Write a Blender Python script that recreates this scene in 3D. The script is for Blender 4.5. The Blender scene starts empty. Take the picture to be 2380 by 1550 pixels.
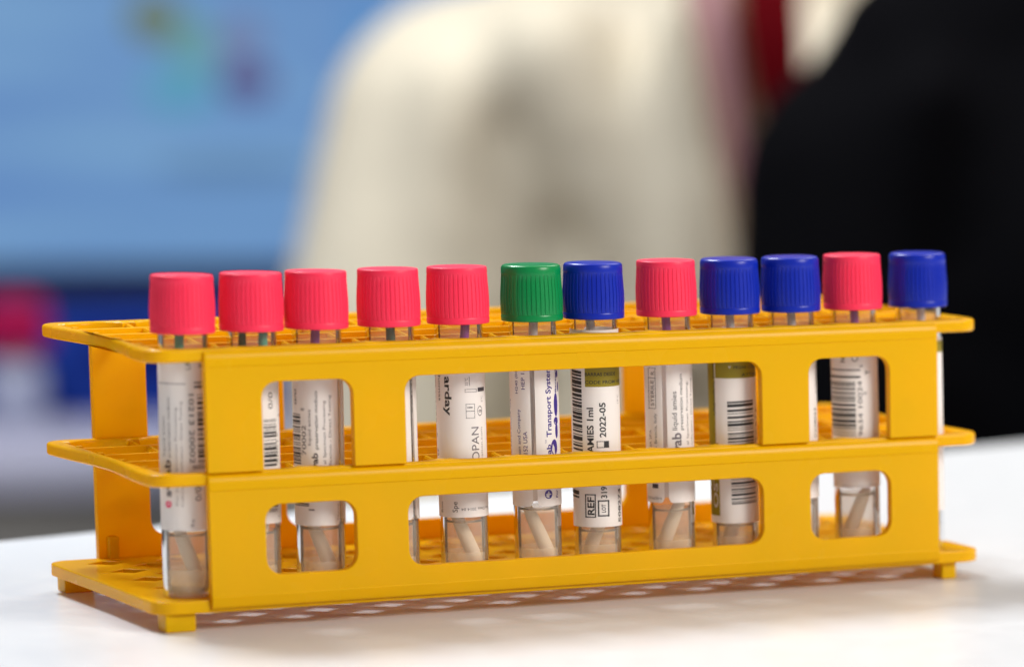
import bpy, bmesh, math, random
from mathutils import Vector, Matrix

# ---------------------------------------------------------------- camera, world, lamps, exposure
S = 0.001                                   # everything below is written in millimetres
sc = bpy.context.scene
COL = sc.collection
CAM = Vector((-366.6614, -1154.1398, 164.0919))
YAW, PITCH, ROLL, FPX = 0.5945, -0.157, 0.012, 11735.32
F_ = Vector((math.sin(YAW) * math.cos(PITCH), math.cos(YAW) * math.cos(PITCH), math.sin(PITCH)))
R0 = Vector((math.cos(YAW), -math.sin(YAW), 0))
U0 = R0.cross(F_)
R_ = math.cos(ROLL) * R0 + math.sin(ROLL) * U0
U_ = -math.sin(ROLL) * R0 + math.cos(ROLL) * U0
cd = bpy.data.cameras.new('camera')
cam = bpy.data.objects.new('camera', cd)
COL.objects.link(cam)
m = Matrix((R_, U_, -F_)).transposed().to_4x4()
m.translation = CAM * S
cam.matrix_world = m
cd.sensor_width = 36
cd.lens = FPX / 2380 * 36
cd.shift_x = -2730.76 / 2380
cd.shift_y = 877.49 / 2380
cd.clip_start = 0.05
cd.clip_end = 60
cd.dof.use_dof = True
cd.dof.focus_distance = (Vector((84, 4, 40)) - CAM).dot(F_) * S
cd.dof.aperture_fstop = 8.4
sc.camera = cam

w = bpy.data.worlds.new('World')
sc.world = w
w.use_nodes = True
bg = w.node_tree.nodes['Background']
bg.inputs[0].default_value = (0.96, 0.94, 0.94, 1)
bg.inputs[1].default_value = 0.3

def area(name, loc, target, sx, sy, power, col):
    l = bpy.data.lights.new(name, 'AREA')
    l.shape = 'RECTANGLE'
    l.size, l.size_y = sx * S, sy * S
    l.energy = power
    l.color = col
    o = bpy.data.objects.new(name, l)
    COL.objects.link(o)
    o.location = Vector(loc) * S
    o.rotation_euler = (Vector(target) - Vector(loc)).to_track_quat('-Z', 'Y').to_euler()
    return o
area('ceiling_lamp', (-100, 1000, 1350), (100, 60, 0), 430, 430, 39, (0.95, 0.98, 1))
area('window_light', (900, -1200, 900), (90, 0, 40), 700, 700, 29, (1, 0.94, 0.86))
area('ceiling_lamp', (1250, 1000, 1450), (750, 1500, -100), 1500, 900, 23, (1, 0.96, 0.9))  # unseen lamp added to brighten the background people and desk

sc.view_settings.view_transform = 'Standard'
sc.view_settings.look = 'None'
sc.view_settings.exposure = 0
sc.view_settings.gamma = 1
sc.render.engine = 'CYCLES'
sc.cycles.use_denoising = True
try:
    sc.cycles.denoiser = 'OPENIMAGEDENOISE'
    sc.cycles.denoising_input_passes = 'RGB_ALBEDO_NORMAL'
except Exception:
    pass
sc.cycles.max_bounces = 14
sc.cycles.transparent_max_bounces = 24
sc.cycles.transmission_bounces = 10
sc.cycles.sample_clamp_indirect = 6

def at(u, v, t):
    """point seen at (u, v) of a 2380 x 1550 frame, t mm along the lens axis"""
    return CAM + t * (F_ + (u - 1190 - 2730.76) / FPX * R_ - (v - 775 - 877.49) / FPX * U_)

# ---------------------------------------------------------------- helpers
def mat(name, col, rough=0.4, **k):
    M = bpy.data.materials.new(name)
    M.use_nodes = True
    nt = M.node_tree
    b = nt.nodes['Principled BSDF']
    b.inputs['Base Color'].default_value = (*col, 1)
    b.inputs['Roughness'].default_value = rough
    for kk, v in k.items():
        b.inputs[kk.replace('_', ' ')].default_value = v
    return M

def noise_bump(M, scale, strength, dist=0.0002, detail=3, rough_var=None):
    nt = M.node_tree
    b = nt.nodes['Principled BSDF']
    tc = nt.nodes.new('ShaderNodeTexCoord')
    n = nt.nodes.new('ShaderNodeTexNoise')
    n.inputs['Scale'].default_value = scale
    n.inputs['Detail'].default_value = detail
    nt.links.new(tc.outputs['Object'], n.inputs['Vector'])
    if strength:
        bp = nt.nodes.new('ShaderNodeBump')
        bp.inputs['Strength'].default_value = strength
        bp.inputs['Distance'].default_value = dist
        nt.links.new(n.outputs['Fac'], bp.inputs['Height'])
        nt.links.new(bp.outputs['Normal'], b.inputs['Normal'])
    if rough_var:
        mr = nt.nodes.new('ShaderNodeMapRange')
        mr.inputs[3].default_value, mr.inputs[4].default_value = rough_var
        n2 = nt.nodes.new('ShaderNodeTexNoise')
        n2.inputs['Scale'].default_value = scale * .15
        nt.links.new(tc.outputs['Object'], n2.inputs['Vector'])
        nt.links.new(n2.outputs['Fac'], mr.inputs[0])
        nt.links.new(mr.outputs[0], b.inputs['Roughness'])
    return M

def thin_clear(name, tint, milk, rough=0.06, mc=(0.9, 0.88, 0.86), ior=1.42):
    """clear moulded plastic wall: lets light straight through, glossy, faintly milky"""
    M = bpy.data.materials.new(name)
    M.use_nodes = True
    nt = M.node_tree
    nt.nodes.clear()
    out = nt.nodes.new('ShaderNodeOutputMaterial')
    tr = nt.nodes.new('ShaderNodeBsdfTransparent')
    tr.inputs[0].default_value = (*tint, 1)
    df = nt.nodes.new('ShaderNodeBsdfTranslucent')
    df.inputs[0].default_value = (*mc, 1)
    dd = nt.nodes.new('ShaderNodeBsdfDiffuse')
    dd.inputs[0].default_value = (*mc, 1)
    md = nt.nodes.new('ShaderNodeMixShader')
    nt.links.new(df.outputs[0], md.inputs[1])
    nt.links.new(dd.outputs[0], md.inputs[2])
    mx = nt.nodes.new('ShaderNodeMixShader')
    mx.inputs[0].default_value = milk
    nt.links.new(tr.outputs[0], mx.inputs[1])
    nt.links.new(md.outputs[0], mx.inputs[2])
    gl = nt.nodes.new('ShaderNodeBsdfGlossy')
    gl.inputs['Roughness'].default_value = rough
    fr = nt.nodes.new('ShaderNodeFresnel')
    fr.inputs[0].default_value = ior
    m2 = nt.nodes.new('ShaderNodeMixShader')
    nt.links.new(fr.outputs[0], m2.inputs[0])
    nt.links.new(mx.outputs[0], m2.inputs[1])
    nt.links.new(gl.outputs[0], m2.inputs[2])
    nt.links.new(m2.outputs[0], out.inputs[0])
    return M

def paper_mat(name, col):
    M = mat(name, col, 0.45)
    nt = M.node_tree
    b = nt.nodes['Principled BSDF']
    t = nt.nodes.new('ShaderNodeBsdfTranslucent')
    t.inputs[0].default_value = (*[min(1, c * 1.05) for c in col], 1)
    mx = nt.nodes.new('ShaderNodeMixShader')
    mx.inputs[0].default_value = 0.38
    nt.links.new(b.outputs[0], mx.inputs[1])
    nt.links.new(t.outputs[0], mx.inputs[2])
    nt.links.new(mx.outputs[0], nt.nodes['Material Output'].inputs[0])
    return M

def emis(name, col, strength):
    M = bpy.data.materials.new(name)
    M.use_nodes = True
    nt = M.node_tree
    b = nt.nodes['Principled BSDF']
    b.inputs['Base Color'].default_value = (0.02, 0.02, 0.02, 1)
    b.inputs['Emission Color'].default_value = (*col, 1)
    b.inputs['Emission Strength'].default_value = strength
    return M

def tag(o, label=None, cat=None, group=None, kind=None):
    if label: o['label'] = label
    if cat: o['category'] = cat
    if group: o['group'] = group
    if kind: o['kind'] = kind
    return o

def empty(name, loc=(0, 0, 0), rz=0):
    o = bpy.data.objects.new(name, None)
    COL.objects.link(o)
    o.location = Vector(loc) * S
    o.rotation_euler = (0, 0, rz)
    o.empty_display_size = 0.02
    return o

def mk(name, verts, faces, mats, parent=None, mi=None, smooth=True, ang=35):
    me = bpy.data.meshes.new(name)
    me.from_pydata([Vector(v) * S for v in verts], [], faces)
    if not isinstance(mats, (list, tuple)): mats = [mats]
    for q in mats: me.materials.append(q)
    if mi:
        me.polygons.foreach_set('material_index', mi)
    me.update()
    if smooth:
        me.polygons.foreach_set('use_smooth', [True] * len(me.polygons))
        me.set_sharp_from_angle(angle=math.radians(ang))
    o = bpy.data.objects.new(name, me)
    COL.objects.link(o)
    if parent: o.parent = parent
    if mats[0].name == 'yellow_plastic':
        wn = o.modifiers.new('w', 'WEIGHTED_NORMAL')
        wn.keep_sharp = True
    return o

class MB:
    def __init__(s): s.v, s.f, s.m = [], [], []
    def add(s, vs, fs, mi=0):
        k = len(s.v)
        s.v += [tuple(x) for x in vs]
        s.f += [[i + k for i in f] for f in fs]
        s.m += [mi] * len(fs)
        return s
    def bm(s, b, mi=0):
        b.verts.index_update()
        s.add([v.co.copy() for v in b.verts], [[v.index for v in f.verts] for f in b.faces], mi)
        b.free()
        return s
    def box(s, x0, x1, y0, y1, z0, z1, bev=0, mi=0, seg=2):
        b = bmesh.new()
        bmesh.ops.create_cube(b, size=1)
        for v in b.verts:
            v.co = Vector(((x0 + x1) / 2 + v.co.x * (x1 - x0), (y0 + y1) / 2 + v.co.y * (y1 - y0), (z0 + z1) / 2 + v.co.z * (z1 - z0)))
        if bev: bmesh.ops.bevel(b, geom=b.edges[:], offset=bev, segments=seg, affect='EDGES', profile=.5)
        return s.bm(b, mi)
    def lathe(s, prof, n=48, rf=None, cx=0, cy=0, mi=0, cap0=False, cap1=False):
        """prof: list of (r, z); rf(angle, z) adds to the radius"""
        vs, fs = [], []
        for r, z in prof:
            for k in range(n):
                a = 2 * math.pi * k / n
                q = r + (rf(a, z) if rf else 0)
                vs.append((cx + q * math.cos(a), cy + q * math.sin(a), z))
        for j in range(len(prof) - 1):
            for k in range(n):
                k2 = (k + 1) % n
                fs.append((j * n + k, j * n + k2, (j + 1) * n + k2, (j + 1) * n + k))
        if cap0: fs.append(tuple(reversed(range(n))))
        if cap1: fs.append(tuple((len(prof) - 1) * n + k for k in range(n)))
        return s.add(vs, fs, mi)
    def tube(s, p0, p1, r0, r1, n=20, mi=0):
        p0, p1 = Vector(p0), Vector(p1)
        d = (p1 - p0).normalized()
        a = d.orthogonal().normalized()
        b = d.cross(a)
        vs, fs = [], []
        for p, r in ((p0, r0), (p1, r1)):
            for k in range(n):
                t = 2 * math.pi * k / n
                vs.append(p + r * (math.cos(t) * a + math.sin(t) * b))
        for k in range(n):
            k2 = (k + 1) % n
            fs.append((k, k2, n + k2, n + k))
        fs += [tuple(reversed(range(n))), tuple(range(n, 2 * n))]
        return s.add(vs, fs, mi)
    def build(s, name, mats, parent=None, smooth=True, ang=35):
        return mk(name, s.v, s.f, mats, parent, s.m, smooth, ang)

def plate(outline, holes, th, bev, res=2):
    """bmesh of a flat plate with holes, thickness th centred on z=0, rounded edges"""
    cu = bpy.data.curves.new('c', 'CURVE')
    cu.dimensions = '2D'
    cu.fill_mode = 'BOTH'
    for pts in [outline] + holes:
        sp = cu.splines.new('POLY')
        sp.points.add(len(pts) - 1)
        for q, (x, y) in zip(sp.points, pts): q.co = (x, y, 0, 1)
        sp.use_cyclic_u = True
    cu.extrude = th / 2 - bev
    cu.bevel_depth = bev
    cu.bevel_resolution = res
    cu.offset = -bev
    o = bpy.data.objects.new('c', cu)
    COL.objects.link(o)
    dg = bpy.context.evaluated_depsgraph_get()
    me = bpy.data.meshes.new_from_object(o.evaluated_get(dg))
    b = bmesh.new()
    b.from_mesh(me)
    bmesh.ops.remove_doubles(b, verts=b.verts[:], dist=0.002)
    bpy.data.objects.remove(o)
    bpy.data.curves.remove(cu)
    bpy.data.meshes.remove(me)
    return b

def rrect(x0, x1, y0, y1, r, n=6, corners=(1, 1, 1, 1)):
    pts = []
    for i, (cx, cy, a) in enumerate(((x1 - r, y1 - r, 0), (x0 + r, y1 - r, 90), (x0 + r, y0 + r, 180), (x1 - r, y0 + r, 270))):
        if corners[i]:
            for k in range(n + 1):
                t = math.radians(a + 90 * k / n)
                pts.append((cx + r * math.cos(t), cy + r * math.sin(t)))
        else:
            pts.append(((x1, y1), (x0, y1), (x0, y0), (x1, y0))[i])
    return pts

def arc(cx, cy, rx, ry, a0, a1, n):
    return [(cx + rx * math.cos(math.radians(a0 + (a1 - a0) * k / n)), cy + ry * math.sin(math.radians(a0 + (a1 - a0) * k / n))) for k in range(n + 1)]

# ---------------------------------------------------------------- materials
YEL = noise_bump(mat('yellow_plastic', (0.79, 0.487, 0.0), 0.3, Specular_IOR_Level=0.2), 400, 0.02, 0.00005, rough_var=(0.25, 0.29))
_nt = YEL.node_tree                                     # the moulding lets a little orange light through
_t = _nt.nodes.new('ShaderNodeBsdfTranslucent'); _t.inputs[0].default_value = (1.0, 0.47, 0.0, 1)
_m = _nt.nodes.new('ShaderNodeMixShader'); _m.inputs[0].default_value = 0.33
_nt.links.new(_nt.nodes['Principled BSDF'].outputs[0], _m.inputs[1]); _nt.links.new(_t.outputs[0], _m.inputs[2])
_nt.links.new(_m.outputs[0], _nt.nodes['Material Output'].inputs[0])
CAPM = {'pink': noise_bump(mat('pink_cap_plastic', (0.84, 0.032, 0.085), 0.38, Specular_IOR_Level=0.25), 900, 0.08, 0.0001),
        'blue': noise_bump(mat('blue_cap_plastic', (0.003, 0.017, 0.33), 0.3, Specular_IOR_Level=0.28), 900, 0.08, 0.0001),
        'green': noise_bump(mat('green_cap_plastic', (0.0, 0.2, 0.05), 0.28, Specular_IOR_Level=0.35), 900, 0.08, 0.0001)}
CLEAR = thin_clear('clear_tube_plastic', (0.975, 0.965, 0.96), 0.05, 0.06, (0.95, 0.9, 0.86), 1.2)
FOOTM = thin_clear('frosted_foot_plastic', (0.97, 0.95, 0.94), 0.26, 0.1, (1.0, 0.95, 0.82), 1.2)
LIQ = thin_clear('clear_liquid', (0.99, 0.975, 0.95), 0.24, 0.05, (1.0, 0.95, 0.76), 1.28)
STICK = {'mint': mat('mint_swab_stick', (0.10, 0.45, 0.30), 0.4), 'violet': mat('violet_swab_stick', (0.34, 0.06, 0.42), 0.4),
         'olive': mat('dark_green_swab_stick', (0.08, 0.17, 0.09), 0.4), 'white': mat('white_swab_stick', (0.72, 0.68, 0.68), 0.4)}
FLOCK = noise_bump(mat('flocked_white_fibre', (0.80, 0.69, 0.56), 0.9), 3000, 0.6, 0.0002)
PAPER = paper_mat('white_label_paper', (0.93, 0.895, 0.875))
INK = [PAPER, mat('black_ink', (0.012, 0.011, 0.013), 0.5), mat('dark_ink', (0.04, 0.03, 0.038), 0.5), mat('grey_ink', (0.13, 0.11, 0.125), 0.5),
       mat('pale_grey_ink', (0.27, 0.24, 0.25), 0.5), mat('pink_ink', (0.75, 0.03, 0.13), 0.5), mat('purple_ink', (0.035, 0.012, 0.2), 0.45),
       paper_mat('olive_ink', (0.36, 0.29, 0.012)), mat('dark_olive_ink', (0.035, 0.03, 0.005), 0.5), paper_mat('white_ink', (0.82, 0.78, 0.76))]
INKI = {'black': 1, 'dark': 2, 'grey': 3, 'pale': 4, 'pink': 5, 'purple': 6, 'olive': 7, 'ink2': 8, 'paper': 9}

# ---------------------------------------------------------------- setting: table top, floor, back wall
TZ = -5.2
e0, e1 = Vector((5, 193)), Vector((356, 294))          # the far edge of the white table runs through these
ed = (e1 - e0).normalized()
pn = Vector((ed.y, -ed.x))                             # towards the camera
c0, c1 = e0 - ed * 900, e0 + ed * 1300
tb = plate([tuple(c0), tuple(c1), tuple(c1 + pn * 1000), tuple(c0 + pn * 1000)], [], 28, 2.5, 3)
for v in tb.verts: v.co.z += TZ - 14
tabm = MB().bm(tb)
WHITE = noise_bump(mat('white_laminate', (0.63, 0.64, 0.66), 0.3, Specular_IOR_Level=0.7), 900, 0.03, 0.00005, rough_var=(0.26, 0.36))
table = empty('white_table', (e0.x + pn.x * 400, e0.y + pn.y * 400, -905))
tag(table, 'large glossy white table top on which the yellow tube rack stands', 'table')
o = tabm.build('table_top', WHITE, table)
o.location = -table.location
LEG = noise_bump(mat('grey_table_leg', (0.3, 0.3, 0.31), 0.4), 60, .1)
for k, (a, b) in enumerate(((-800, 60), (1200, 60), (-800, 940), (1200, 940))):
    q = e0 + ed * a + pn * b
    lm = MB().box(q.x - 25, q.x + 25, q.y - 25, q.y + 25, -905, TZ - 28, 3)
    o = lm.build('leg', LEG, table)
    o.location = -table.location

FLOOR = noise_bump(mat('grey_carpet', (0.07, 0.067, 0.068), 0.9), 300, 0.5, 0.002)
o = MB().box(-4000, 5500, -3000, 8000, -955, -905).build('floor', FLOOR)
tag(o, kind='structure')
WALL = noise_bump(mat('dark_wall_paint', (0.03, 0.032, 0.04), 0.7), 30, 0.2, 0.002)
wc = at(1190, 775, 5600)
wd = Vector((R0.x, R0.y, 0))
fw = Vector((R0.y * -1, R0.x, 0))
yaw_v = math.atan2(-(at(1190, 775, 1000) - CAM).x, (at(1190, 775, 1000) - CAM).y)   # heading of the view about z
def framed(mb, name, mats, org, rz, parent=None, smooth=True, ang=35):
    o = mb.build(name, mats, parent, smooth, ang)
    o.location = Vector(org) * S
    o.rotation_euler = (0, 0, rz)
    return o
o = framed(MB().box(-4200, 4200, 0, 80, -905, 1800), 'back_wall', WALL, (wc.x, wc.y, 0), yaw_v)
tag(o, kind='structure')

# ---------------------------------------------------------------- the yellow tube rack
L, H, HS, D = 185.35, 60.12, 31.55, 89.9
SL = [92.68 + 16.95 * (k - 5.5) for k in range(12)]
RY = [D / 2 + 17 * (k - 2) for k in range(5)]
rack = empty('test_tube_rack', (L / 2, D / 2, TZ))
RO = rack.location / S
def inrack(o):
    o.location = -rack.location
    return o
tag(rack, 'yellow plastic two-tier test tube rack holding the capped swab tubes on the white table', 'tube rack')

def wing_outline(waist, y0=1.1):
    a, rc = 12.7, 5.5
    y1 = D - y0
    pts = [(L * .25, y0), (L * .5, y0), (L + a - rc, y0)]
    pts = arc(L + a - rc, y0 + rc, rc, rc, -90, 0, 8)
    for k in range(1, 14):
        t = k / 14
        y = y0 + rc + (y1 - y0 - 2 * rc) * t
        pts.append((L + a - waist * math.sin(math.pi * t) ** 2, y))
    pts += arc(L + a - rc, y1 - rc, rc, rc, 0, 90, 8)
    pts += arc(-a + rc, y1 - rc, rc, rc, 90, 180, 8)
    for k in range(1, 14):
        t = k / 14
        y = y1 - rc - (y1 - y0 - 2 * rc) * t
        pts.append((-a + waist * math.sin(math.pi * t) ** 2, y))
    pts += arc(-a + rc, y0 + rc, rc, rc, 180, 270, 8)
    return pts

def grid_shelf(name, ztop, waist):
    """frame with scalloped long sides plus thin rails and dividers between the tube holes"""
    xl, xr = SL[0] - 8.1, SL[-1] + 8.1
    hole = []
    for x in SL:                                       # front side, scalloped towards the viewer
        hole += [(x - 8.1, 6.2)] + arc(x, 9.6, 7.3, 5.9, 200, 340, 10) + [(x + 8.1, 6.2)]
    for x in reversed(SL):
        hole += [(x + 8.1, D - 6.2)] + arc(x, D - 9.6, 7.3, 5.9, 20, 160, 10) + [(x - 8.1, D - 6.2)]
    b = plate(wing_outline(waist), [hole], 3.1, 0.75, 3)
    for v in b.verts:
        v.co.z += ztop - 1.55
    m_ = MB().bm(b)
    for k in range(4):                                 # rails
        y = (RY[k] + RY[k + 1]) / 2
        m_.box(xl - .3, xr + .3, y - .75, y + .75, ztop - 3.3, ztop - .35, .3)
    for k in range(5):
        m_.box(xl - .9, xl + .6, RY[k] - 8.5 + (.4 if k == 0 else -.9), RY[k] - 8.5 + (1.6 if k == 0 else .9), ztop - 2, ztop + .2, .15)
        m_.box(xr - .6, xr + .9, RY[k] - 8.5 + (.4 if k == 0 else -.9), RY[k] - 8.5 + (1.6 if k == 0 else .9), ztop - 2, ztop + .2, .15)
    for j in range(11):                                # dividers, their tops dip towards each rail
        x = (SL[j] + SL[j + 1]) / 2
        ys = [3.6] + [(RY[k] + RY[k + 1]) / 2 for k in range(4)] + [D - 3.6]
        for i in range(5):
            bb = bmesh.new()
            bmesh.ops.create_cube(bb, size=1)
            for v in bb.verts:
                fy = v.co.y + .5
                zt = (ztop - 0.5 - 1.3 * (1 - fy)) if v.co.z > 0 else ztop - 4.2
                wdt = .62 + (.25 * (1 - fy) if v.co.z > 0 else .3)
                v.co = Vector((x + wdt * (1 if v.co.x > 0 else -1), ys[i] + .6 + (ys[i + 1] - ys[i] - 1.2) * fy, zt))
            bmesh.ops.bevel(bb, geom=bb.edges[:], offset=.25, segments=2, affect='EDGES')
            m_.bm(bb)
    return inrack(m_.build(name, YEL, rack))

grid_shelf('top_shelf', H + .35, 3.2)
grid_shelf('middle_shelf', HS + .2, 2.2)

# bottom plate with its lozenge holes
holes = []
for j in range(5):
    for k in range(12):
        x, y = SL[k], RY[j]
        holes.append([(x + 5.0, y), (x, y + 4.3), (x - 5.0, y), (x, y - 4.3)])
for j in range(4):
    for k in range(11):
        x, y = (SL[k] + SL[k + 1]) / 2, (RY[j] + RY[j + 1]) / 2
        holes.append([(x + 5.0, y), (x, y + 4.3), (x - 5.0, y), (x, y - 4.3)])
b = plate(wing_outline(0.3), holes, 3.0, 0.35, 2)
for v in b.verts: v.co.z += 0.55
bp_ = inrack(MB().bm(b).build('bottom_plate', YEL, rack))

def side_panel(name, z0, z1, wins, openbottom, back):
    G = 3.9                                            # height of the raised bands
    if openbottom:                                     # three openings cut up from the lower edge
        pts = [(0, z0)]
        for a, bb_ in wins:
            r = 3.6
            pts += [(a, z0)] + [(a + r - r * math.cos(math.radians(t)), 52.3 - r + r * math.sin(math.radians(t))) for t in range(0, 91, 15)]
            pts += [(bb_ - r + r * math.sin(math.radians(t)), 52.3 - r + r * math.cos(math.radians(t))) for t in range(0, 91, 15)] + [(bb_, z0)]
        pts += [(L, z0), (L, z1), (0, z1)]
        b = plate(pts, [], 2.5, .28, 2)
    else:
        b = plate([(0, z0), (L, z0), (L, z1), (0, z1)], [rrect(a, bb_, 7.2, 23.7, 3.8) for a, bb_ in wins], 2.5, .28, 2)
    cuts = [z1 - G - .12, z1 - G + .12, z1 - 2.2, z1 - 1.7, z1 - 1.3, z1 - .95, z1 - .6, z1 - .35]
    if not openbottom: cuts += [2.8 - .12, 2.8 + .12, 1.2, .6]
    for z in cuts:
        bmesh.ops.bisect_plane(b, geom=b.verts[:] + b.edges[:] + b.faces[:], plane_co=(0, z, 0), plane_no=(0, 1, 0), dist=0.001)
    for v in b.verts:                                  # plate lies in x/z: thickness goes to y, front face at y = 0
        x, z, t = v.co.x, v.co.y, v.co.z
        y = 1.25 - t
        fr = 1 if t > 0 else 0
        if z > z1 - G + .05:
            y += -.22 * fr + .30 * fr * (z - (z1 - G)) / G
        q = (z - (z1 - 2.2)) / 2.2
        if q > 0 and fr: y += 1.7 * (1 - math.sqrt(max(0, 1 - min(1, q) ** 2)))
        if not openbottom and z < 2.75:
            y += fr * (-.16 + .5 * ((2.8 - z) / 2.8) ** 1.6)
        v.co = Vector((x, y, z))
    m_ = MB().bm(b)
    # moulding marks: faint round bosses and a gate scar on the middle of the upper band
    def disc(x, z, r, y, th=.05):
        bb = bmesh.new()
        bmesh.ops.create_cone(bb, cap_ends=True, segments=40, radius1=r, radius2=r - .12, depth=th)
        for v in bb.verts: v.co = Vector((x + v.co.x, y - v.co.z, z + v.co.y))
        m_.bm(bb)
    if openbottom:
        disc(92.7, z1 - 4.3, 2.6, -.02)
        disc(176.5, z1 - 22, 3.0, -.02)
    else:
        disc(92.7, z1 - 4.5, 2.6, -.02)
        disc(144.5, 14.5, 3.0, -.02)
        disc(178.5, 15.0, 3.0, -.02)
    o = m_.build(name, YEL, rack, ang=28)
    return o
W3 = [(13.2, 34.9), (47.5, L - 47.5), (L - 34.9, L - 13.2)]
for back in (0, 1):
    for nm, z0, z1, ob in (('upper_side_panel', HS + .12, H, True), ('lower_side_panel', 0, HS - .12, False)):
        o = side_panel(nm, z0, z1, W3, ob, back)
        if back:
            o.rotation_euler = (0, 0, math.pi)
            o.location = Vector((L, D, 0)) * S - rack.location
        else:
            o.location = -rack.location
# small locating pegs standing inside each long side
for nm, x, y, rz in (('peg', 3.2, D - 3.4, 0), ('peg', L - 3.2, D - 3.4, 0)):
    o = inrack(MB().box(x - 1.3, x + 1.3, y - 1.2, y + 1.2, 1.5, 7.6, .5).build(nm, YEL, rack))
for (x0, x1, y0, y1) in ((-10.4, -3.2, 2.2, 8.5), (187.2, 191.2, 2.6, 8.5), (-10.4, -3.2, D - 8.5, D - 2.2), (187.2, 191.2, D - 8.5, D - 2.6)):
    inrack(MB().box(x0, x1, y0, y1, TZ, -.7, .5).build('foot', YEL, rack))

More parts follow.
